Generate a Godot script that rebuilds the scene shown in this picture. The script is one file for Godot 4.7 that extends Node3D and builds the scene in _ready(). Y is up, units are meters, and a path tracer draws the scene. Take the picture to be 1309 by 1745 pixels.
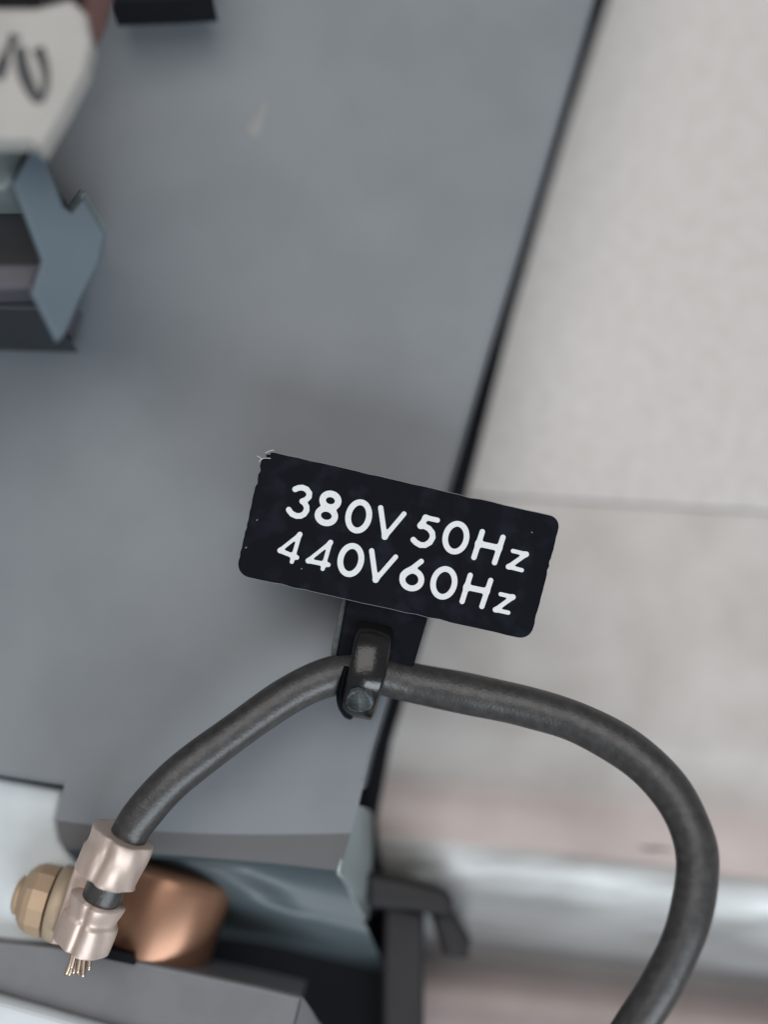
extends Node3D
# A close-up of a black coil tag hanging on a loop of black cable beside a grey contactor on a worn bench.
# All lengths below are millimetres; MM turns them into metres when a mesh or a node is made.

const MM := 0.001
const FOCUS := 110.0          # distance from the lens to the tag
const PX := 0.043             # size of one photograph pixel at the tag, mm
const TILT := 8.0
const MID := Vector2(654.5, 872.5)
var eye: Vector3
var cam_x: Vector3
var cam_y: Vector3
var cam_z: Vector3
var M := {}
var rng := RandomNumberGenerator.new()


func _ready() -> void:
	rng.seed = 7
	setup_camera()
	setup_light()
	setup_materials()
	build_bench()
	build_contactor()
	build_upper_terminals()
	build_marker()
	build_terminal_wire()
	build_cable()
	build_tag()


# ---------------------------------------------------------------- camera, light

func setup_camera() -> void:
	var t := deg_to_rad(TILT)
	cam_x = Vector3(1, 0, 0)
	cam_z = Vector3(0, cos(t), sin(t))
	cam_y = cam_z.cross(cam_x)
	eye = Vector3(0, 20, 0) + cam_z * FOCUS
	var cam := Camera3D.new()
	cam.name = "camera"
	add_child(cam)
	cam.transform = Transform3D(Basis(cam_x, cam_y, cam_z), eye * MM)
	var half := 872.5 * PX / FOCUS
	var at := CameraAttributesPhysical.new()
	at.frustum_focal_length = 12.0 / half
	at.frustum_near = 0.01
	at.frustum_far = 30.0
	at.frustum_focus_distance = FOCUS * MM
	at.exposure_aperture = 4.8
	cam.attributes = at
	cam.fov = rad_to_deg(2.0 * atan(half))
	cam.near = 0.01
	cam.far = 30.0
	cam.current = true


func area(called: String, at: Vector3, size: Vector2, energy: float, tint: Color) -> void:
	var l := AreaLight3D.new()
	l.name = called
	l.area_size = size
	l.area_normalize_energy = false
	l.light_energy = energy
	l.light_color = tint
	l.shadow_enabled = true
	l.area_range = 8.0
	l.area_attenuation = 2.0
	add_child(l)
	l.look_at_from_position(at, Vector3(0, 0.01, 0), Vector3(0.01, 0.02, 1).normalized())


func setup_light() -> void:
	var w := WorldEnvironment.new()
	w.name = "surroundings"
	var e := Environment.new()
	e.background_mode = Environment.BG_COLOR
	e.background_color = Color(0.49, 0.50, 0.515)
	e.background_energy_multiplier = 1.0
	e.tonemap_mode = Environment.TONE_MAPPER_LINEAR
	e.tonemap_exposure = 1.0
	e.sdfgi_enabled = true
	e.ssao_enabled = true
	e.ssil_enabled = true
	w.environment = e
	add_child(w)
	area("ceiling_lamp", Vector3(-0.2, 1.4, -0.38), Vector2(1.5, 1.1), 0.86, Color(1.0, 0.985, 0.97))
	area("window_light", Vector3(0.38, 0.76, 0.95), Vector2(1.2, 0.5), 2.6, Color(0.93, 0.97, 1.0))


# ---------------------------------------------------------------- materials

func noise_tex(sd: int, freq: float, a: Color, b: Color, octaves := 4, lo := 0.25, hi := 0.75, kind := FastNoiseLite.TYPE_SIMPLEX_SMOOTH) -> NoiseTexture2D:
	var n := FastNoiseLite.new()
	n.seed = sd
	n.noise_type = kind
	n.frequency = freq
	n.fractal_octaves = octaves
	var g := Gradient.new()
	g.offsets = PackedFloat32Array([lo, hi])
	g.colors = PackedColorArray([a, b])
	var t := NoiseTexture2D.new()
	t.width = 512
	t.height = 512
	t.seamless = true
	t.noise = n
	t.color_ramp = g
	return t


func lin(r: float, g: float, b: float) -> Color:
	return Color(r, g, b).linear_to_srgb()


func mat(called: String, c: Color, rough: float, metal := 0.0, tile := 0.0, tex: Texture2D = null, bump: Texture2D = null, bump_mm := 0.0) -> StandardMaterial3D:
	var m := StandardMaterial3D.new()
	m.resource_name = called
	m.albedo_color = c
	m.roughness = rough
	m.metallic = metal
	if tile > 0.0:
		m.uv1_triplanar = true
		m.uv1_world_triplanar = true
		m.uv1_scale = Vector3.ONE * (1000.0 / tile)
		m.albedo_texture = tex
		if bump:
			m.heightmap_enabled = true
			m.heightmap_texture = bump
			m.heightmap_scale = bump_mm * 0.1
	M[called] = m
	return m


func setup_materials() -> void:
	var speck := noise_tex(3, 0.04, Color(0.945, 0.94, 0.935), Color(1, 1, 1), 6, 0.15, 0.75)
	var soft := noise_tex(5, 0.009, Color(0.955, 0.957, 0.96), Color(1, 1, 1), 7)
	var smear := noise_tex(23, 0.014, Color(0.72, 0.72, 0.72), Color(1, 1, 1), 6, 0.5, 0.8)
	var scratch := noise_tex(29, 0.016, Color(0.80, 0.78, 0.77), Color(1, 1, 1), 6, 0.3, 0.7)
	var grain := noise_tex(9, 0.06, Color(0, 0, 0), Color(1, 1, 1), 4, 0.1, 0.9)
	var scuff := noise_tex(13, 0.012, Color(0.84, 0.84, 0.84), Color(1, 1, 1), 6, 0.3, 0.7)
	var print_wear := noise_tex(17, 0.05, Color(0.84, 0.85, 0.86), Color(1, 1, 1), 3, 0.14, 0.24)
	var bench := mat("bench", Color.WHITE, 0.42, 0.0, 34.0, speck, grain, 0.02)
	bench.vertex_color_use_as_albedo = true
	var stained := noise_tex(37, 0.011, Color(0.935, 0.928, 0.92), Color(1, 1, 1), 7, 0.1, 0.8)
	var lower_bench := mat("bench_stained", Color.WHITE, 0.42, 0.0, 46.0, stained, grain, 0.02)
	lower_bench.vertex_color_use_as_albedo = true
	var brushed := noise_tex(41, 0.02, Color(0.80, 0.795, 0.79), Color(1, 1, 1), 6, 0.25, 0.75)
	var edge := mat("bench_edge", Color.WHITE, 0.5, 0.5, 30.0, brushed, grain, 0.012)
	edge.uv1_scale = Vector3(7, 60, 60)
	edge.vertex_color_use_as_albedo = true
	mat("housing", lin(0.160, 0.174, 0.189), 0.5, 0.0, 60.0, soft, grain, 0.008)
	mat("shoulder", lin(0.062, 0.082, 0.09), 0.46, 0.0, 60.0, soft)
	mat("edge_highlight", lin(0.30, 0.33, 0.34), 0.2)  # pale bead added along the facet edge, stands for its highlight
	mat("shaded_shelf", lin(0.082, 0.079, 0.081), 0.55, 0.0, 60.0, soft)  # browner and darker than the housing: shade painted into the colour
	mat("blue_grey", lin(0.088, 0.115, 0.137), 0.55, 0.0, 40.0, soft)
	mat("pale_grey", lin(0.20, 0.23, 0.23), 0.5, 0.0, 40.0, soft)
	mat("recess_dark", lin(0.014, 0.017, 0.022), 0.6)
	mat("ledge", lin(0.062, 0.059, 0.071), 0.6, 0.0, 40.0, soft)
	mat("black_plastic", lin(0.009, 0.0095, 0.012), 0.5, 0.0, 20.0, soft)
	mat("dark_base", lin(0.026, 0.025, 0.0265), 0.5, 0.0, 20.0, soft)
	mat("white_cover", lin(0.56, 0.60, 0.62), 0.45, 0.0, 30.0, soft)
	mat("slab", lin(0.14, 0.14, 0.15), 0.4, 0.0, 20.0, soft)
	mat("marker", lin(0.36, 0.34, 0.315), 0.65, 0.0, 25.0, soft)
	mat("ink", lin(0.03, 0.032, 0.035), 0.6)
	mat("red_wire", lin(0.10, 0.05, 0.045), 0.5)
	mat("smudge", lin(0.215, 0.215, 0.21), 0.6)
	mat("brown", lin(0.30, 0.158, 0.10), 0.36, 0.6)
	mat("brass", lin(0.46, 0.33, 0.22), 0.55, 0.3, 12.0, soft)
	mat("washer", lin(0.46, 0.36, 0.26), 0.55, 0.3, 12.0, soft)
	mat("tin", lin(0.56, 0.45, 0.39), 0.44, 0.45, 8.0, soft, grain, 0.005)
	mat("strand", lin(0.50, 0.40, 0.32), 0.35, 0.9)
	mat("sheath", lin(0.047, 0.046, 0.046), 0.38, 0.0, 9.0, scratch, grain, 0.02)
	mat("tag_black", lin(0.0085, 0.0098, 0.0155), 0.55, 0.0, 22.0, smear, grain, 0.004)
	mat("tag_print", lin(0.60, 0.61, 0.615), 0.6, 0.0, 5.0, print_wear)
	mat("tag_core", lin(0.28, 0.28, 0.28), 0.6)
	mat("strap", lin(0.011, 0.0105, 0.011), 0.2, 0.0, 9.0, scuff, grain, 0.01)
	mat("cut_end", lin(0.085, 0.10, 0.106), 0.25, 0.0, 3.0, scuff, grain, 0.05)
	mat("dust", lin(0.45, 0.45, 0.44), 0.8)
	M["dark_base"].metallic_specular = 0.3
	for k: String in ["tag_black", "black_plastic"]:
		M[k].metallic_specular = 0.16


# ---------------------------------------------------------------- placing

func ray(px: float, py: float) -> Vector3:
	return cam_x * ((px - MID.x) * PX / FOCUS) - cam_y * ((py - MID.y) * PX / FOCUS) - cam_z


func at_h(px: float, py: float, h: float) -> Vector3:      # on the level plane at height h
	var r := ray(px, py)
	return eye + r * ((h - eye.y) / r.y)


func at_d(px: float, py: float, d: float) -> Vector3:      # on the plane d in front of the lens
	return eye + ray(px, py) * d


func poly_h(pts: Array, h: float) -> PackedVector3Array:
	var out := PackedVector3Array()
	for p: Vector2 in pts:
		out.append(at_h(p.x, p.y, h))
	return out


func poly_d(pts: Array, d: float) -> PackedVector3Array:
	var out := PackedVector3Array()
	for p: Vector2 in pts:
		out.append(at_d(p.x, p.y, d))
	return out


# ---------------------------------------------------------------- nodes

var taken := {}


func numbered(called: String) -> String:
	taken[called] = taken.get(called, -1) + 1
	return called if taken[called] == 0 else "%s_%03d" % [called, taken[called]]


func thing(called: String, label: String, category: String, base: Vector3, group := "") -> Node3D:
	var o := Node3D.new()
	o.name = numbered(called)
	o.position = base * MM
	o.set_meta("label", label)
	o.set_meta("category", category)
	o.set_meta("base", base)
	if group:
		o.set_meta("group", group)
	add_child(o, true)
	return o


func part(called: String, s: Shape, m: Material, parent: Node3D, label := "") -> MeshInstance3D:
	var base: Vector3 = parent.get_meta("base")
	var o := MeshInstance3D.new()
	o.mesh = s.commit(base)
	o.material_override = m
	var n := called
	var k := 0
	while parent.has_node(NodePath(n)):
		k += 1
		n = "%s_%03d" % [called, k]
	o.name = n
	o.set_meta("base", base)
	if label:
		o.set_meta("label", label)
	parent.add_child(o, true)
	return o


# ---------------------------------------------------------------- shapes

class Shape:
	var st := SurfaceTool.new()
	var colored := false

	func _init() -> void:
		st.begin(Mesh.PRIMITIVE_TRIANGLES)

	func commit(base: Vector3) -> ArrayMesh:
		st.generate_normals()
		var m := st.commit()
		var a := m.surface_get_arrays(0)
		var v: PackedVector3Array = a[Mesh.ARRAY_VERTEX]
		for i in v.size():
			v[i] = (v[i] - base) * 0.001
		a[Mesh.ARRAY_VERTEX] = v
		var out := ArrayMesh.new()
		out.add_surface_from_arrays(Mesh.PRIMITIVE_TRIANGLES, a)
		return out

	# triangles, turned outwards (closed shapes) or towards `up` (sheets)
	func emit(t: PackedVector3Array, up := Vector3.ZERO, smooth := 0, cols := PackedColorArray()) -> void:
		var sum := 0.0
		var o := t[0]
		for i in range(0, t.size(), 3):
			var n := (t[i + 1] - t[i]).cross(t[i + 2] - t[i])
			sum += n.dot(up) if up != Vector3.ZERO else n.dot(t[i] - o)
		st.set_smooth_group(smooth)
		for i in range(0, t.size(), 3):
			for k: int in ([0, 2, 1] if sum > 0.0 else [0, 1, 2]):
				if cols:
					st.set_color(cols[i + k])
				st.add_vertex(t[i + k])

	# rows of points as a smooth sheet; `ring` closes each row
	static func quads(rows: Array, ring := false) -> PackedVector3Array:
		var t := PackedVector3Array()
		for r in rows.size() - 1:
			var a: PackedVector3Array = rows[r]
			var b: PackedVector3Array = rows[r + 1]
			for i in (a.size() if ring else a.size() - 1):
				var j := (i + 1) % a.size()
				t.append_array(PackedVector3Array([a[i], b[i], b[j], a[i], b[j], a[j]]))
		return t

	static func cap(loop: PackedVector3Array, n: Vector3) -> PackedVector3Array:
		var x := n.cross(Vector3(0.31, 0.17, 0.93)).normalized()
		var y := n.cross(x)
		var flat := PackedVector2Array()
		for p in loop:
			flat.append(Vector2(p.dot(x), p.dot(y)))
		var t := PackedVector3Array()
		for i in Geometry2D.triangulate_polygon(flat):
			t.append(loop[i])
		return t

	static func inset(loop: PackedVector3Array, n: Vector3, by: float) -> PackedVector3Array:
		var area := Vector3.ZERO
		for i in loop.size():
			area += loop[i].cross(loop[(i + 1) % loop.size()])
		var turn := 1.0 if area.dot(n) > 0.0 else -1.0
		var out := PackedVector3Array()
		for i in loop.size():
			var p := loop[i]
			var d0 := (p - loop[i - 1]).normalized()
			var d1 := (loop[(i + 1) % loop.size()] - p).normalized()
			var m := (n.cross(d0) + n.cross(d1)) * turn
			var l := m.length_squared()
			out.append(p + m * (2.0 * by / maxf(l, 0.8)))
		return out

	# a flat outline pushed along `down`, its upper rim rounded by `round_mm`
	func prism(loop: PackedVector3Array, down: Vector3, round_mm: float, steps := 4, flare := 0.0, face := Vector3.ZERO) -> void:
		var n := face.normalized() if face != Vector3.ZERO else -down.normalized()
		var rings: Array = []
		for k in steps + 1:
			var a := PI / 2.0 * k / steps
			var ring := inset(loop, n, round_mm * (1.0 - sin(a)))
			for i in ring.size():
				ring[i] -= n * round_mm * (1.0 - cos(a))
			rings.append(ring)
		var low := inset(loop, n, -flare)
		for i in low.size():
			low[i] += down
		rings.append(low)
		var t := quads(rings, true)
		t.append_array(cap(rings[0], n))
		var c := cap(low, n)
		for i in range(0, c.size(), 3):
			t.append_array(PackedVector3Array([c[i], c[i + 2], c[i + 1]]))
		# caps may run the other way than the walls: settle each face against the outline's middle line
		settle(t, rings, n)

	func settle(t: PackedVector3Array, rings: Array, n: Vector3) -> void:
		var top: PackedVector3Array = rings[0]
		var area := Vector3.ZERO
		for i in top.size():
			area += top[i].cross(top[(i + 1) % top.size()])
		var caps_at := (rings.size() - 1) * top.size() * 6
		var walls := t.slice(0, caps_at)
		var flip_walls := area.dot(n) < 0.0
		st.set_smooth_group(-1)
		for i in range(0, walls.size(), 3):
			for k: int in ([0, 2, 1] if not flip_walls else [0, 1, 2]):
				st.add_vertex(walls[i + k])
		var rest := t.slice(caps_at)
		var half := rest.size() / 2
		for i in range(0, rest.size(), 3):
			var out := n if i < half else -n
			var up := (rest[i + 1] - rest[i]).cross(rest[i + 2] - rest[i]).dot(out) > 0.0
			for k: int in ([0, 2, 1] if up else [0, 1, 2]):
				st.add_vertex(rest[i + k])

	# a round bar along a path; `squash` flattens it along `flat_dir`
	func tube(path: PackedVector3Array, radius: Callable, segs := 20, flat_dir := Vector3.ZERO, squash := 1.0, lump = null) -> void:
		var rows: Array = []
		var side := Vector3.ZERO
		var n := path.size()
		for i in n:
			var d := (path[mini(i + 1, n - 1)] - path[maxi(i - 1, 0)]).normalized()
			if side == Vector3.ZERO:
				side = (flat_dir if flat_dir != Vector3.ZERO else Vector3(0.3, 0.9, 0.2))
			side = (side - d * side.dot(d)).normalized()
			var up := d.cross(side)
			var row := PackedVector3Array()
			var r: float = radius.call(float(i) / (n - 1))
			for k in segs:
				var a := TAU * k / segs
				var q := r * (float(lump.call(float(i) / (n - 1), a)) if lump != null else 1.0)
				row.append(path[i] + side * cos(a) * q * squash + up * sin(a) * q)
			rows.append(row)
		var t := quads(rows, true)
		for e: int in [0, n - 1]:
			var row: PackedVector3Array = rows[e]
			for k in segs:
				var a := row[k]
				var b := row[(k + 1) % segs]
				t.append_array(PackedVector3Array([path[e], b, a]) if e else PackedVector3Array([path[e], a, b]))
		emit(t)

	# profile points are (distance along the axis, radius)
	func lathe(from: Vector3, axis: Vector3, profile: Array, segs := 32) -> void:
		var side := axis.cross(Vector3(0.2, 0.3, 0.9)).normalized()
		var up := axis.cross(side).normalized()
		var rows: Array = []
		for p: Vector2 in profile:
			var row := PackedVector3Array()
			for k in segs:
				var a := TAU * k / segs
				row.append(from + axis * p.x + (side * cos(a) + up * sin(a)) * maxf(p.y, 0.001))
			rows.append(row)
		emit(quads(rows, true), Vector3.ZERO, 0 if segs > 12 else -1)

	func box_sweep(path: PackedVector3Array, across: Vector3, width: float, thick: float) -> void:
		var rows: Array = []
		var n := path.size()
		for i in n:
			var d := (path[mini(i + 1, n - 1)] - path[maxi(i - 1, 0)]).normalized()
			var x := (across - d * across.dot(d)).normalized()
			var y := d.cross(x)
			var row := PackedVector3Array()
			var w := width / 2.0
			var h := thick / 2.0
			var c := h * 0.55
			for q: Vector2 in [Vector2(-w, -h + c), Vector2(-w + c, -h), Vector2(w - c, -h), Vector2(w, -h + c), Vector2(w, h - c), Vector2(w - c, h), Vector2(0, h * 1.12), Vector2(-w + c, h), Vector2(-w, h - c)]:
				row.append(path[i] + x * q.x + y * q.y)
			rows.append(row)
		var t := quads(rows, true)
		for e: int in [0, n - 1]:
			var row: PackedVector3Array = rows[e]
			for k in row.size():
				var a := row[k]
				var b := row[(k + 1) % row.size()]
				t.append_array(PackedVector3Array([path[e], b, a]) if e else PackedVector3Array([path[e], a, b]))
		emit(t)


func curve(pts: Array, per := 10) -> PackedVector3Array:      # a smooth line through the points
	var out := PackedVector3Array()
	for i in pts.size() - 1:
		var a: Vector3 = pts[maxi(i - 1, 0)]
		var b: Vector3 = pts[i]
		var c: Vector3 = pts[i + 1]
		var d: Vector3 = pts[mini(i + 2, pts.size() - 1)]
		for k in per:
			out.append(b.cubic_interpolate(c, a, d, float(k) / per))
	out.append(pts[-1])
	return out


func sheet(s: Shape, rows: Array, per_row := 6, per_col := 8) -> void:     # smooth sheet through a coarse net of points
	var fine: Array = []
	for r: Array in rows:
		fine.append(curve(r, per_col))
	var out: Array = []
	for i in fine[0].size():
		var line: Array = []
		for r: PackedVector3Array in fine:
			line.append(r[i])
		out.append(curve(line, per_row))
	s.emit(Shape.quads(out), Vector3.UP)


func net_h(rows: Array) -> Array:      # rows of (px, py, height)
	var out: Array = []
	for r: Array in rows:
		var line: Array = []
		for p: Vector3 in r:
			line.append(at_h(p.x, p.y, p.z))
		out.append(line)
	return out


func even(r: float) -> Callable:
	return func(_t: float) -> float: return r


# ---------------------------------------------------------------- the bench

func build_bench() -> void:
	var o := Node3D.new()
	o.name = "bench_top"
	o.set_meta("kind", "structure")
	o.set_meta("base", Vector3.ZERO)
	add_child(o)
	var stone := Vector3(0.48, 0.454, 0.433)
	var shaded_stone := Vector3(0.44, 0.413, 0.393)  # darker than the upper panel: a soft shadow put into the colour
	var valley_stone := Vector3(0.42, 0.395, 0.375)  # a little darker again, for the rows of the shallow valley
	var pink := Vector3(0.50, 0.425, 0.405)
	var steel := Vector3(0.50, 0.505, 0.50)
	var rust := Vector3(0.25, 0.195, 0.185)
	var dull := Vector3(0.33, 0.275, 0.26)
	var groove_shade := Vector3(0.22, 0.205, 0.205)  # shade in the groove below the rail, painted as a dark colour
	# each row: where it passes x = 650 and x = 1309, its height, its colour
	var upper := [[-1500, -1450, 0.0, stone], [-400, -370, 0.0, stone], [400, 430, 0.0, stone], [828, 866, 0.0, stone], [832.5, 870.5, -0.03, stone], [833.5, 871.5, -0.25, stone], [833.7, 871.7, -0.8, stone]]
	var lower := [[834.6, 872.6, -0.8, shaded_stone], [834.8, 872.8, -0.25, shaded_stone], [836.5, 874.5, -0.06, shaded_stone], [842, 880, -0.04, shaded_stone], [1000, 1040, -0.05, shaded_stone], [1200, 1255, -0.04, shaded_stone], [1245, 1300, -0.3, shaded_stone], [1285, 1340, -0.95, valley_stone], [1312, 1368, -0.95, valley_stone], [1345, 1412, -0.25, pink], [1380, 1450, 0.1, pink], [1414, 1496, 0.1, pink]]
	var roll := [[1414, 1496, 0.1, pink], [1426, 1509, 0.1, steel], [1449, 1534, -0.05, steel], [1469, 1554, -0.5, steel], [1499, 1584, -1.5, steel], [1526, 1611, -3.1, steel], [1552, 1637, -5.4, steel], [1572, 1657, -8.2, steel], [1588, 1673, -11.5, groove_shade]]
	var foot := [[1588, 1673, -11.5, groove_shade], [1598, 1683, -12.4, groove_shade], [1620, 1704, -11.8, groove_shade], [1650, 1732, -9.6, dull], [1674, 1754, -8.6, dull], [1714, 1791, -8.6, rust], [1754, 1831, -8.8, dull], [2614, 2684, -8.8, rust]]
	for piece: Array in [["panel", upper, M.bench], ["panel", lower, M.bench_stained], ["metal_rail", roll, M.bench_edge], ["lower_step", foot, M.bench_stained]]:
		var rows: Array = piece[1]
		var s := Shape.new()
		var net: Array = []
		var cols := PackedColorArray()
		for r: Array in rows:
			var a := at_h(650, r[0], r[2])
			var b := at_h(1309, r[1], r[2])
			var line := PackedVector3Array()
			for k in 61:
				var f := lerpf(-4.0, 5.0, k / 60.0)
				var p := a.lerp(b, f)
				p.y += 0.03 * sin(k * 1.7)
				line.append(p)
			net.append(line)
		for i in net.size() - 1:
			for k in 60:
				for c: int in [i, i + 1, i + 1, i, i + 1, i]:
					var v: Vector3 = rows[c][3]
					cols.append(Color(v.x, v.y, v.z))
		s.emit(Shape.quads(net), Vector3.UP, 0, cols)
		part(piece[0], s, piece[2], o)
	# a short dark crack along the ridge
	var s := Shape.new()
	var c: Array = []
	for p: Vector2 in [Vector2(1088, 1440), Vector2(1105, 1447), Vector2(1122, 1446), Vector2(1148, 1450)]:
		c.append(at_h(p.x, p.y, 0.12))
	s.tube(curve(c, 4), func(t: float) -> float: return 0.02 + 0.09 * sin(PI * t), 6)
	part("crack", s, M.dark_base, o)


# ---------------------------------------------------------------- the contactor

func build_contactor() -> void:
	var t := thing("contactor", "large grey plastic contactor body lying along the left of the bench", "contactor", at_h(400, 700, 0))
	var s := Shape.new()
	s.prism(poly_h([Vector2(-500, -300), Vector2(1088, -300), Vector2(1014, 0), Vector2(947, 229), Vector2(884, 435), Vector2(832, 602), Vector2(768, 825), Vector2(659, 1200), Vector2(634, 1285), Vector2(620, 1345), Vector2(340, 1360), Vector2(215, 1358), Vector2(108, 1340), Vector2(-500, 1240)], 12), Vector3(0, -11, 0), 0.5)
	part("front_face", s, M.housing, t)
	s = Shape.new()
	s.prism(poly_h([Vector2(-500, -300), Vector2(1129, -300), Vector2(1037, 0), Vector2(980, 178), Vector2(923, 367), Vector2(872, 544), Vector2(799, 831), Vector2(686, 1202), Vector2(667, 1265), Vector2(651, 1350), Vector2(642, 1400), Vector2(645, 1452), Vector2(651, 1480), Vector2(658, 1493), Vector2(640, 1560), Vector2(420, 1500), Vector2(-500, 1300)], 2.5), Vector3(0, -2.3, 0), 0.4)
	part("base_flange", s, M.black_plastic, t)
	s = Shape.new()
	sheet(s, net_h([
		[Vector3(111, 1322, 12.012), Vector3(215, 1338, 12.012), Vector3(340, 1342, 12.012), Vector3(480, 1336, 12.012), Vector3(621, 1330, 12.012)],
		[Vector3(108, 1341, 12.0), Vector3(215, 1358, 12.0), Vector3(340, 1363, 12.0), Vector3(480, 1358, 12.0), Vector3(616, 1352, 12.0)],
		[Vector3(105, 1356, 11.97), Vector3(215, 1371, 11.97), Vector3(338, 1377, 11.97), Vector3(476, 1374, 11.97), Vector3(612, 1369, 11.97)],
		[Vector3(100, 1374, 11.9), Vector3(214, 1389, 11.9), Vector3(335, 1396, 11.9), Vector3(471, 1395, 11.9), Vector3(607, 1391, 11.9)],
		[Vector3(96, 1398, 11.78), Vector3(212, 1412, 11.78), Vector3(331, 1420, 11.78), Vector3(464, 1422, 11.78), Vector3(598, 1420, 11.78)]]))
	part("lower_bevel", s, M.housing, t)
	s = Shape.new()
	sheet(s, net_h([
		[Vector3(96, 1398, 11.78), Vector3(212, 1412, 11.78), Vector3(331, 1420, 11.78), Vector3(464, 1422, 11.78), Vector3(598, 1420, 11.78)],
		[Vector3(103, 1430, 11.55), Vector3(210, 1440, 11.55), Vector3(328, 1444, 11.55), Vector3(458, 1452, 11.55), Vector3(587, 1458, 11.55)],
		[Vector3(110, 1446, 11.35), Vector3(215, 1452, 11.35), Vector3(330, 1460, 11.35), Vector3(455, 1470, 11.35), Vector3(577, 1484, 11.35)]]))
	part("shaded_shelf", s, M.shaded_shelf, t)
	s = Shape.new()
	sheet(s, net_h([
		[Vector3(110, 1446, 11.35), Vector3(215, 1452, 11.35), Vector3(330, 1460, 11.35), Vector3(455, 1470, 11.35), Vector3(577, 1484, 11.35)],
		[Vector3(118, 1456, 8.7), Vector3(220, 1462, 8.7), Vector3(333, 1467, 8.9), Vector3(459, 1477, 8.95), Vector3(582, 1491, 8.95)],
		[Vector3(122, 1462, 6.5), Vector3(224, 1468, 6.8), Vector3(345, 1478, 8.7), Vector3(467, 1488, 8.05), Vector3(589, 1504, 7.6)],
		[Vector3(126, 1475, 3), Vector3(236, 1482, 3.4), Vector3(367, 1495, 8.35), Vector3(486, 1508, 7.3), Vector3(600, 1528, 6.65)],
		[Vector3(133, 1495, 0), Vector3(252, 1502, 0.6), Vector3(394, 1518, 7.8), Vector3(516, 1542, 6.6), Vector3(617, 1562, 5.9)],
		[Vector3(140, 1520, -2), Vector3(263, 1528, -1.6), Vector3(416, 1546, 6.6), Vector3(536, 1573, 5.85), Vector3(634, 1600, 5)],
		[Vector3(145, 1548, -3.4), Vector3(274, 1558, -3.2), Vector3(428, 1578, 2.5), Vector3(550, 1604, 3), Vector3(648, 1630, 1.5)],
		[Vector3(150, 1576, -4.4), Vector3(284, 1588, -4.4), Vector3(434, 1602, -4.4), Vector3(557, 1630, -4.4), Vector3(660, 1656, -4.4)]]))
	part("scooped_shoulder", s, M.shoulder, t)
	s = Shape.new()
	sheet(s, net_h([
		[Vector3(612, 1372, 11.9), Vector3(622, 1376, 9.0), Vector3(634, 1384, 4.0)],
		[Vector3(594, 1425, 11.0), Vector3(616, 1432, 8.2), Vector3(635, 1440, 4.0)],
		[Vector3(577, 1482, 11.35), Vector3(608, 1490, 7.6), Vector3(634, 1500, 4.0)],
		[Vector3(600, 1527, 6.9), Vector3(618, 1532, 5.2), Vector3(630, 1540, 3.6)],
		[Vector3(622, 1568, 5.9), Vector3(625, 1568, 4.6), Vector3(627, 1570, 3.4)]]), 4, 4)
	var facet := part("corner_facet", s, M.pale_grey, t)  # paler than the housing: light on this facet is put into its colour
	s = Shape.new()
	s.tube(curve([at_h(590, 1440, 11.3), at_h(577, 1482, 11.3), at_h(584, 1495, 9.6), at_h(600, 1527, 6.95), at_h(622, 1567, 5.95)], 5), func(f: float) -> float: return 0.05 + 0.16 * exp(-pow((f - 0.4) / 0.22, 2.0)), 12)
	part("edge_highlight", s, M.edge_highlight, facet)
	s = Shape.new()
	s.prism(poly_h([Vector2(60, 1520), Vector2(420, 1520), Vector2(680, 1560), Vector2(690, 1900), Vector2(60, 1900)], -4.5), Vector3(0, -2, 0), 0.3)
	part("base_floor", s, M.black_plastic, t)
	s = Shape.new()
	s.prism(poly_h([Vector2(624, 1488), Vector2(660, 1494), Vector2(700, 1502), Vector2(748, 1514), Vector2(765, 1522), Vector2(773, 1538), Vector2(766, 1563), Vector2(700, 1553), Vector2(628, 1548)], 5.5), Vector3(0, -4, 0), 0.6)
	part("bracket_arm", s, M.dark_base, t)
	s = Shape.new()
	s.prism(poly_h([Vector2(733, 1558), Vector2(768, 1548), Vector2(785, 1570), Vector2(804, 1602), Vector2(798, 1636), Vector2(756, 1630)], 3.2), Vector3(0, -8, 0), 0.7)
	part("bracket_tab", s, M.dark_base, t)
	s = Shape.new()
	s.prism(poly_h([Vector2(654, 1540), Vector2(724, 1556), Vector2(722, 1900), Vector2(650, 1900)], 2.4), Vector3(0, -9, 0), 0.5)
	part("foot", s, M.dark_base, t)
	s = Shape.new()
	s.prism(poly_h([Vector2(-400, 1262), Vector2(0, 1326), Vector2(107, 1346), Vector2(96, 1398), Vector2(103, 1432), Vector2(140, 1490), Vector2(150, 1720), Vector2(-400, 1720)], 9), Vector3(0, -8, 0), 0.5)
	part("white_cover", s, M.white_cover, t, "pale white cover below the grey face")
	s = Shape.new()
	var axis := (at_h(222, 1690, 6) - at_h(288, 1490, 6)).normalized()
	s.lathe(at_h(300, 1476, 5.4), axis, [Vector2(0.0, 0), Vector2(0.0, 4.1), Vector2(0.12, 4.5), Vector2(0.35, 4.8), Vector2(0.75, 4.96), Vector2(1.4, 5.0), Vector2(16, 5.0), Vector2(16, 0)], 40)
	part("brass_sleeve", s, M.brown, t, "rounded brown metal sleeve behind the crimped terminal")
	s = Shape.new()
	s.prism(poly_h([Vector2(-400, 1560), Vector2(13, 1604), Vector2(84, 1611), Vector2(178, 1626), Vector2(232, 1636), Vector2(440, 1680), Vector2(514, 1698), Vector2(502, 1745), Vector2(470, 1840), Vector2(400, 1812), Vector2(200, 1752), Vector2(0, 1694), Vector2(-400, 1580)], 10.6), Vector3(0, -7, 0), 0.35, 4)
	var slab := part("terminal_block", s, M.slab, t)
	s = Shape.new()
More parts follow.
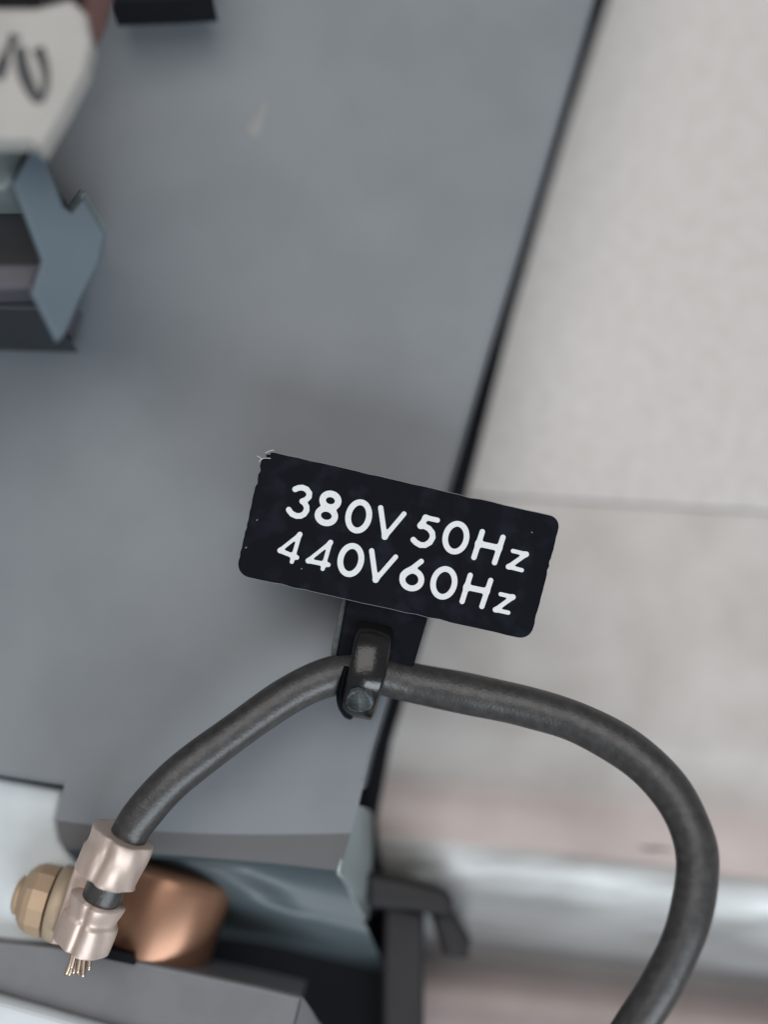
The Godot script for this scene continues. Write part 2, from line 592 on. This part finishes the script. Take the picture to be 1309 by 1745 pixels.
	sheet(s, net_h([
		[Vector3(514.5, 1697.5, 10.45), Vector3(503, 1745, 10.45), Vector3(471, 1840, 10.45)],
		[Vector3(530, 1720, 9.4), Vector3(525, 1748, 9.4), Vector3(510, 1842, 9.4)],
		[Vector3(546, 1746, 8.2), Vector3(549, 1755, 8.2), Vector3(550, 1845, 8.2)]]), 3, 3)
	part("chamfer", s, M.slab, slab)
	s = Shape.new()
	s.prism(poly_h([Vector2(-400, 1590), Vector2(0, 1700), Vector2(200, 1757), Vector2(400, 1818), Vector2(400, 2000), Vector2(-400, 2000)], 11.8), Vector3(0, -8, 0), 0.9, 5)
	part("lit_slab_lip", s, M.white_cover, t, "white slab lip at the lower left corner with its light painted in")  # slab edge turned to the light, its brightness painted as white
	s = Shape.new()
	s.prism(poly_h([Vector2(176, 1614), Vector2(226, 1626), Vector2(228, 1645), Vector2(176, 1634)], 11.55), Vector3(0, -2, 0), 0.1)
	part("notch_insert", s, M.black_plastic, slab)
	# the terminal screw: hexagonal brass head and a washer
	var ax := (at_h(20, 1520, 11.2) - at_h(125, 1550, 11.2)).normalized()
	s = Shape.new()
	s.lathe(at_h(121, 1545, 11.3), ax, [Vector2(0, 0), Vector2(0, 2.7), Vector2(0.15, 2.95), Vector2(1.15, 2.95), Vector2(1.35, 2.75), Vector2(1.35, 0)], 40)
	part("washer", s, M.washer, t)
	s = Shape.new()
	s.lathe(at_h(88, 1537, 11.3), ax, [Vector2(0, 0), Vector2(0, 2.8), Vector2(1.2, 2.75), Vector2(1.7, 2.5), Vector2(2.2, 1.9), Vector2(2.2, 0)], 12)
	var head := part("terminal_screw", s, M.brass, t)
	s = Shape.new()
	s.lathe(at_h(40, 1527, 11.3), ax, [Vector2(0, 0), Vector2(0, 1.5), Vector2(0.4, 1.5), Vector2(0.6, 1.2), Vector2(0.6, 0)], 24)
	part("screw_end", s, M.brass, head)
	# a pale mark on the grey face
	s = Shape.new()
	var mid := at_h(438, 205, 12)
	var long := (at_h(455, 160, 12) - mid).normalized()
	var wide := long.cross(Vector3.UP)
	var rows: Array = []
	for i in 5:
		var row := PackedVector3Array()
		for k in 20:
			var a := TAU * k / 20.0
			var q := (1.0 - i / 4.0) + 0.001
			var w := 1.0 + 0.18 * sin(3.0 * a + 1.0)
			row.append(mid + long * cos(a) * 1.55 * q * w + wide * sin(a) * 0.55 * q * w + Vector3.UP * (0.01 + 0.1 * (1.0 - q * q)))
		rows.append(row)
	s.emit(Shape.quads(rows, true), Vector3.UP)
	part("pale_smudge", s, M.smudge, t)


func build_upper_terminals() -> void:
	var t := thing("terminal_housing", "blue grey notched terminal housing below the handwritten white marker", "terminal block", at_h(60, 420, 12))
	var fin := [Vector2(57, 243), Vector2(75, 260), Vector2(108, 350), Vector2(122, 360), Vector2(142, 334), Vector2(160, 364), Vector2(181, 398), Vector2(170, 446), Vector2(138, 508), Vector2(112, 568), Vector2(96, 584), Vector2(52, 498), Vector2(70, 443), Vector2(20, 311)]
	var top := PackedVector3Array()
	for p: Vector2 in fin:
		var r := ray(p.x, p.y)
		var k0 := at_h(20, 312, 32)
		var pn := Vector3(0.42, 0.9, 0.05)
		top.append(eye + r * ((k0 - eye).dot(pn) / r.dot(pn)))
	var s := Shape.new()
	s.prism(top, ray(110, 420).normalized() * 20.0, 0.25, 4, 0.0, Vector3(0.42, 0.9, 0.05))
	part("side_wall", s, M.blue_grey, t)
	s = Shape.new()
	s.prism(poly_h([Vector2(112, 352), Vector2(136, 320), Vector2(146, 328), Vector2(122, 362)], 24), Vector3(0, -8, 0), 0.2)
	part("lug", s, M.pale_grey, t)
	s = Shape.new()
	s.prism(poly_h([Vector2(-300, 236), Vector2(48, 238), Vector2(40, 262), Vector2(20, 308), Vector2(6, 322), Vector2(-300, 326)], 30), Vector3(0, -16, 0), 0.4)
	part("upper_ledge", s, M.pale_grey, t)
	s = Shape.new()
	s.prism(poly_h([Vector2(-300, 310), Vector2(18, 312), Vector2(72, 446), Vector2(56, 500), Vector2(76, 530), Vector2(-300, 520)], 25), Vector3(0, -12, 0), 0.3)
	part("recess", s, M.recess_dark, t)
	s = Shape.new()
	s.prism(poly_h([Vector2(-300, 446), Vector2(73, 445), Vector2(55, 492), Vector2(-300, 502)], 28), Vector3(0, -14, 0), 0.5)
	part("middle_ledge", s, M.ledge, t)
	s = Shape.new()
	s.prism(poly_h([Vector2(-300, 20), Vector2(95, 25), Vector2(112, 100), Vector2(72, 215), Vector2(-300, 225)], 12.1), Vector3(0, 22, 0), 0.3)
	part("shade_post", s, M.dark_base, t)  # block added under the marker to shade the face beside it
	s = Shape.new()
	s.prism(poly_h([Vector2(-700, -400), Vector2(-330, -400), Vector2(-320, 720), Vector2(-700, 680)], 36), Vector3(0, -24.1, 0), 0.8)
	part("shade_tower", s, M.blue_grey, t)  # added out of view to shade the left of the grey face
	t = thing("black_block", "black plastic block cut off by the top edge above the marker", "block", at_h(260, -40, 12))
	s = Shape.new()
	s.prism(poly_h([Vector2(172, -400), Vector2(330, -400), Vector2(352, -40), Vector2(362, -4), Vector2(300, 0), Vector2(185, 4)], 19), Vector3(0, -4, 0), 0.5)
	part("block_body", s, M.black_plastic, t)
	s = Shape.new()
	s.prism(poly_h([Vector2(-300, -400), Vector2(165, -400), Vector2(110, 2), Vector2(40, 10), Vector2(-300, 8)], 22), Vector3(0, -9, 0), 0.6)
	part("block_rail", s, M.dark_base, t)


func build_marker() -> void:
	var t := thing("wire_marker", "white wire marker sleeve with handwritten black strokes", "wire marker", at_h(60, 130, 12))
	var s := Shape.new()
	s.prism(poly_h([Vector2(-300, 8), Vector2(60, 10), Vector2(120, -5), Vector2(146, 20), Vector2(154, 66), Vector2(144, 112), Vector2(110, 178), Vector2(66, 252), Vector2(44, 236), Vector2(-300, 234)], 37), Vector3(0, -2.2, 0), 0.5, 6)
	part("sleeve", s, M.marker, t)
	for st: Array in [[Vector2(-6, 135), Vector2(4, 108), Vector2(13, 85), Vector2(26, 60)], [Vector2(33, 80), Vector2(38, 115), Vector2(50, 148), Vector2(65, 170), Vector2(76, 152), Vector2(76, 118), Vector2(64, 82)]]:
		var pts: Array = []
		for p: Vector2 in st:
			pts.append(at_h(p.x, p.y, 37.02))
		s = Shape.new()
		s.tube(curve(pts, 6), func(f: float) -> float: return 0.35 + 0.11 * sin(f * 7.0), 10, Vector3.UP, 0.1)
		part("pen_stroke", s, M.ink, t)


func build_terminal_wire() -> void:
	var t := thing("terminal_wire", "short dull red wire stub between white marker and black block", "wire", at_h(155, 60, 15))
	var s := Shape.new()
	s.tube(curve([at_h(178, -80, 33), at_h(166, 0, 34), at_h(150, 50, 35), at_h(110, 110, 36)]), even(1.0), 16)
	part("insulation", s, M.red_wire, t)


# ---------------------------------------------------------------- the cable

func build_cable() -> void:
	var t := thing("cable", "thick black cable bent in a loop with a crimped terminal", "cable", at_d(640, 1150, 111.9))
	var s := Shape.new()
	var pts: Array = []
	for p: Vector3 in [Vector3(170, 1535, 110), Vector3(190, 1490, 109.8), Vector3(213, 1435, 109.5), Vector3(240, 1390, 109.4), Vector3(300, 1325, 109.5), Vector3(395, 1252, 110.2), Vector3(490, 1186, 111.0), Vector3(560, 1154, 111.5), Vector3(625, 1146, 111.7), Vector3(700, 1163, 111.9), Vector3(800, 1183, 111.2), Vector3(900, 1205, 110.6), Vector3(990, 1234, 109.8), Vector3(1080, 1285, 108.8), Vector3(1145, 1350, 107.8), Vector3(1182, 1425, 107.0), Vector3(1189, 1490, 106.6), Vector3(1172, 1580, 106.2), Vector3(1132, 1670, 106.2), Vector3(1086, 1745, 106.4), Vector3(1030, 1840, 107), Vector3(950, 1980, 109)]:
		pts.append(at_d(p.x, p.y, p.z))
	s.tube(curve(pts, 14), func(f: float) -> float: return lerpf(1.40, 1.52, smoothstep(0.2, 0.5, f)) + 0.025 * sin(f * 43.0) + 0.015 * sin(f * 97.0), 36)
	part("sheath", s, M.sheath, t)
	# the crimped terminal
	s = Shape.new()
	var a := at_d(211, 1422, 109.3)
	var b := at_d(178, 1494, 109.8)
	s.tube(curve([a, a.lerp(b, 0.1), a.lerp(b, 0.5), a.lerp(b, 0.9), b], 6), func(f: float) -> float: return 2.0 if f < 0.04 or f > 0.96 else 2.28, 110, cam_z, 0.94, func(f: float, an: float) -> float: return 1.0 + 0.05 * cos(4.0 * an + 0.6) - 0.13 * exp(-pow((wrapf(an - 0.25, -PI, PI)) / 0.16, 2.0)) - 0.10 * exp(-pow((f - 0.4) / 0.12, 2.0)) * maxf(0.0, cos(an - 0.9)) + 0.03 * sin(9.0 * f + 3.0 * an) * sin(5.0 * an))
	var lug := part("crimp_terminal", s, M.tin, t)
	s = Shape.new()
	a = at_d(168, 1532, 109.9)
	b = at_d(137, 1612, 110.6)
	s.tube(curve([a, a.lerp(b, 0.08), a.lerp(b, 0.35), a.lerp(b, 0.5), a.lerp(b, 0.92), b], 6), func(f: float) -> float: return 1.75 if f < 0.04 or f > 0.97 else 2.0 - 0.22 * exp(-pow((f - 0.38) / 0.1, 2.0)), 110, cam_z, 0.9, func(_f: float, an: float) -> float: return 1.0 + 0.06 * cos(4.0 * an + 0.5) - 0.16 * exp(-pow((wrapf(an - 0.2, -PI, PI)) / 0.14, 2.0)) + 0.035 * sin(7.0 * _f + 2.0 * an) * sin(4.0 * an + 1.0))
	part("wire_barrel", s, M.tin, lug)
	s = Shape.new()
	s.prism(poly_d([Vector2(142, 1436), Vector2(168, 1440), Vector2(175, 1500), Vector2(150, 1560), Vector2(132, 1616), Vector2(84, 1609), Vector2(94, 1576), Vector2(118, 1500)], 110.6), -cam_z * 0.8, 0.2)
	part("terminal_tongue", s, M.tin, lug)
	for k in 14:
		var f := k / 13.0
		s = Shape.new()
		var p0 := at_d(lerpf(128, 158, f), 1604 + 6 * f, 109.6 + 0.5 * (k % 3))
		var p1 := at_d(lerpf(112, 152, f) + rng.randf_range(-4, 4), 1658 + rng.randf_range(-8, 9), 109.4 + 0.45 * (k % 3))
		s.tube(curve([p0, p0.lerp(p1, 0.5) + Vector3(rng.randf_range(-0.12, 0.12), 0.05, 0), p1], 4), even(0.17), 8)
		part("strand", s, M.strand, lug)


# ---------------------------------------------------------------- the tag

func build_tag() -> void:
	var t := thing("voltage_tag", "black plastic coil tag printed in white 380V 50Hz and 440V 60Hz", "tag", at_d(640, 1100, 112))
	# outline: straight sides, rounded corners, a little worn
	var outline := PackedVector3Array()
	var c := [Vector2(449, 767), Vector2(957, 883), Vector2(904, 1091), Vector2(401, 979)]
	var rad := [21.0, 20.0, 22.0, 24.0]
	for i in 4:
		var p: Vector2 = c[i]
		var d0: Vector2 = (c[(i + 3) % 4] - p).normalized()
		var d1: Vector2 = (c[(i + 1) % 4] - p).normalized()
		var r: float = rad[i]
		for k in 9:
			var f := k / 8.0
			var q := (p + d0 * r).bezier_interpolate(p + d0 * r * 0.42, p + d1 * r * 0.42, p + d1 * r, f)
			if i == 0 and (k == 3 or k == 5):
				q += Vector2(3.5, 2.5)
			outline.append(at_d(q.x, q.y, FOCUS))
		var e0 := p + d1 * r
		var e1: Vector2 = c[(i + 1) % 4] - d1 * float(rad[(i + 1) % 4])
		for k in range(1, 24):
			var q := e0.lerp(e1, k / 24.0)
			var n := Vector2(-d1.y, d1.x)
			q += n * (rng.randf_range(-0.5, 0.5) + (1.2 if rng.randf() < 0.1 else 0.0))
			if i == 3 and k in [19, 22]:
				q += n * 3.0
			outline.append(at_d(q.x, q.y, FOCUS))
	var s := Shape.new()
	s.prism(outline, -cam_z * 0.35, 0.07, 3)
	var plate := part("plate", s, M.tag_black, t)
	s = Shape.new()
	var low := Shape.inset(outline, cam_z, -0.045)
	for i in low.size():
		low[i] -= cam_z * 0.36
	s.prism(low, -cam_z * 0.55, 0.03, 2)
	part("plate_core", s, M.tag_core, t)
	build_lettering(plate)
	# stem below the plate
	s = Shape.new()
	s.prism(poly_d([Vector2(594, 1000), Vector2(738, 1030), Vector2(729, 1056), Vector2(704, 1140), Vector2(640, 1140), Vector2(571, 1126)], 111.1), -cam_z * 4.0, 0.25)
	part("stem", s, M.tag_black, t)
	s = Shape.new()
	s.prism(poly_d([Vector2(586, 1000), Vector2(592, 1000), Vector2(594, 1022), Vector2(571, 1128), Vector2(563, 1124), Vector2(565, 1102), Vector2(583, 1024)], 111.6), -cam_z * 3.6, 0.12)
	part("stem_rib", s, M.cut_end, t)
	# strap over the cable
	s = Shape.new()
	var path: Array = []
	for p: Vector3 in [Vector3(640, 1072, 111.3), Vector3(637, 1088, 110.3), Vector3(633, 1108, 109.7), Vector3(627, 1140, 109.35), Vector3(621, 1165, 109.45), Vector3(614, 1190, 110.2), Vector3(610, 1206, 111.2), Vector3(609, 1212, 112.2)]:
		path.append(at_d(p.x, p.y, p.z))
	var across := (at_d(665, 1112, 110) - at_d(600, 1097, 110)).normalized()
	s.box_sweep(curve(path, 6), across, 2.72, 0.9)
	var strap := part("strap", s, M.strap, t)
	s = Shape.new()
	var face := at_d(612, 1197, 109.0)
	var ax := (cam_z * 0.9 - cam_y * 0.42 - cam_x * 0.08).normalized()
	s.tube(PackedVector3Array([face - ax * 2.2, face - ax * 1.0, face - ax * 0.12, face - ax * 0.03, face, face - ax * 0.10, face - ax * 0.05]), func(f: float) -> float: return [1.0, 1.0, 0.98, 0.93, 0.84, 0.66, 0.3][int(round(f * 6.0))], 48, cam_y, 0.94, func(f: float, an: float) -> float: return 1.0 + 0.05 * sin(3.0 * an + 0.7) + 0.03 * sin(11.0 * an + 4.0 * f) + 0.02 * sin(19.0 * an))
	part("cut_end", s, M.cut_end, strap)
	s = Shape.new()
	path = []
	for p: Vector3 in [Vector3(592, 1138, 110.2), Vector3(585, 1160, 109.9), Vector3(580, 1185, 110.4), Vector3(586, 1208, 111.6), Vector3(600, 1216, 112.6)]:
		path.append(at_d(p.x, p.y, p.z))
	s.box_sweep(curve(path, 6), across, 0.55, 0.9)
	part("hook", s, M.tag_black, strap)
	# dust on the plate
	for q: Vector2 in [Vector2(437, 887), Vector2(418, 934), Vector2(513, 970), Vector2(908, 908)]:
		s = Shape.new()
		var p0 := at_d(q.x, q.y, 109.97)
		s.tube(PackedVector3Array([p0, p0 + cam_x * rng.randf_range(-0.1, 0.1) + cam_y * 0.08]), even(0.022), 6)
		part("dust_speck", s, M.dust, plate)
	# loose fibres at the worn corner
	for f: Array in [[Vector2(447, 783), Vector2(442, 779), Vector2(438, 777)], [Vector2(441, 787), Vector2(448, 781), Vector2(461, 781)], [Vector2(452, 772), Vector2(460, 768), Vector2(467, 767)]]:
		var line: Array = []
		for p: Vector2 in f:
			line.append(at_d(p.x, p.y, 109.9))
		s = Shape.new()
		s.tube(curve(line, 4), even(0.03), 6)
		part("loose_fibre", s, M.dust, plate)


# The print: strokes joined by a rounded union and cut into a thin sheet just above the plate.
# Stroke points are in hundredths, in a frame of 240 x 200 photograph pixels.
func build_lettering(plate: MeshInstance3D) -> void:
	var left := Vector2(460, 800)
	var right := Vector2(680, 860)
	var z := 1309.0 / 240.0
	var o := func(x: float, y: float, rx: float, ry: float, hw: float) -> Array:
		var pts: Array = [hw]
		for k in 33:
			var a := TAU * k / 32.0
			pts.append(Vector2(x, y) + Vector2(cos(a) * rx, sin(a) * ry).rotated(deg_to_rad(13)))
		return pts
	var glyphs := [
		[left, [[30.0, Vector2(234, 184), Vector2(262, 172), Vector2(300, 168), Vector2(340, 184), Vector2(366, 220), Vector2(362, 255), Vector2(335, 282), Vector2(300, 296), Vector2(322, 312), Vector2(340, 345), Vector2(340, 380), Vector2(318, 414), Vector2(285, 432), Vector2(245, 432), Vector2(205, 414), Vector2(180, 385), Vector2(175, 374)]]],
		[left, [o.call(562, 290, 73, 63, 34.0), o.call(524, 430, 80, 67, 33.0)]],
		[left, [o.call(825, 436, 96, 133, 31.0)]],
		[left, [[28.0, Vector2(1030, 356), Vector2(1068, 626)], [26.0, Vector2(1248, 412), Vector2(1068, 626)]]],
		[left, [[21.0, Vector2(280, 602), Vector2(90, 752)], [25.0, Vector2(96, 756), Vector2(250, 818)], [23.0, Vector2(277, 604), Vector2(203, 858)]]],
		[left, [[21.0, Vector2(566, 676), Vector2(352, 848)], [25.0, Vector2(358, 850), Vector2(542, 886)], [23.0, Vector2(562, 678), Vector2(490, 924)]]],
		[left, [o.call(752, 842, 96, 133, 31.0)]],
		[left, [[28.0, Vector2(946, 756), Vector2(983, 1026)], [26.0, Vector2(1170, 812), Vector2(983, 1026)]]],
		[right, [[27.0, Vector2(248, 120), Vector2(358, 144)], [29.0, Vector2(248, 122), Vector2(202, 196)], [30.0, Vector2(202, 194), Vector2(238, 200), Vector2(280, 222), Vector2(310, 262), Vector2(314, 305), Vector2(288, 350), Vector2(243, 376), Vector2(198, 375), Vector2(156, 350), Vector2(134, 326)]]],
		[right, [o.call(530, 307, 98, 131, 30.0)]],
		[right, [[29.0, Vector2(776, 252), Vector2(698, 490)], [29.0, Vector2(968, 304), Vector2(890, 538)], [32.0, Vector2(740, 362), Vector2(928, 402)]]],
		[right, [[23.0, Vector2(1060, 430), Vector2(1186, 460)], [25.0, Vector2(1184, 462), Vector2(1022, 576)], [23.0, Vector2(1018, 577), Vector2(1144, 609)]]],
		[right, [o.call(120, 695, 89, 83, 31.0), [28.0, Vector2(208, 527), Vector2(42, 655)]]],
		[right, [o.call(418, 727, 99, 131, 30.0)]],
		[right, [[28.0, Vector2(664, 656), Vector2(588, 900)], [28.0, Vector2(854, 704), Vector2(772, 946)], [31.0, Vector2(628, 766), Vector2(812, 804)]]],
		[right, [[23.0, Vector2(946, 832), Vector2(1062, 858)], [25.0, Vector2(1060, 860), Vector2(902, 974)], [23.0, Vector2(895, 977), Vector2(1018, 1004)]]],
	]
	for g: Array in glyphs:
		var strokes: Array = g[1]
		var box := Rect2(strokes[0][1], Vector2.ZERO)
		for st: Array in strokes:
			for i in range(1, st.size()):
				box = box.expand(st[i])
		box = box.grow(44)
		var step := 6.0
		var nx := int(box.size.x / step) + 2
		var ny := int(box.size.y / step) + 2
		var field := PackedFloat32Array()
		for j in ny:
			for i in nx:
				field.append(stroke_field(box.position + Vector2(i, j) * step, strokes))
		var tri := PackedVector3Array()
		for j in ny - 1:
			for i in nx - 1:
				var p00 := box.position + Vector2(i, j) * step
				var q := [p00, p00 + Vector2(step, 0), p00 + Vector2(step, step), p00 + Vector2(0, step)]
				var f := [field[j * nx + i], field[j * nx + i + 1], field[(j + 1) * nx + i + 1], field[(j + 1) * nx + i]]
				for tr: Array in [[0, 1, 2], [0, 2, 3]]:
					var cut: Array = []
					for k in 3:
						var a: int = tr[k]
						var b: int = tr[(k + 1) % 3]
						if f[a] > 0.0:
							cut.append(q[a])
						if (f[a] > 0.0) != (f[b] > 0.0):
							cut.append((q[a] as Vector2).lerp(q[b], f[a] / (f[a] - f[b])))
					for k in range(1, cut.size() - 1):
						for p: Vector2 in [cut[0], cut[k], cut[k + 1]]:
							var w: Vector2 = (g[0] as Vector2) + p / z
							tri.append(at_d(w.x, w.y, FOCUS - 0.025))
		var s := Shape.new()
		s.emit(tri, cam_z, -1)
		part("printed_character", s, M.tag_print, plate)


func stroke_field(p: Vector2, strokes: Array) -> float:
	var best := -1e9
	for st: Array in strokes:
		var d := 1e9
		for i in range(1, st.size() - 1):
			d = minf(d, p.distance_squared_to(Geometry2D.get_closest_point_to_segment(p, st[i], st[i + 1])))
		var v: float = st[0] - 3.8 - sqrt(d)
		# rounded union, which fills the inner corners as the ink does
		var h := maxf(22.0 - absf(best - v), 0.0) / 22.0
		best = maxf(best, v) + h * h * 22.0 * 0.25
	return best
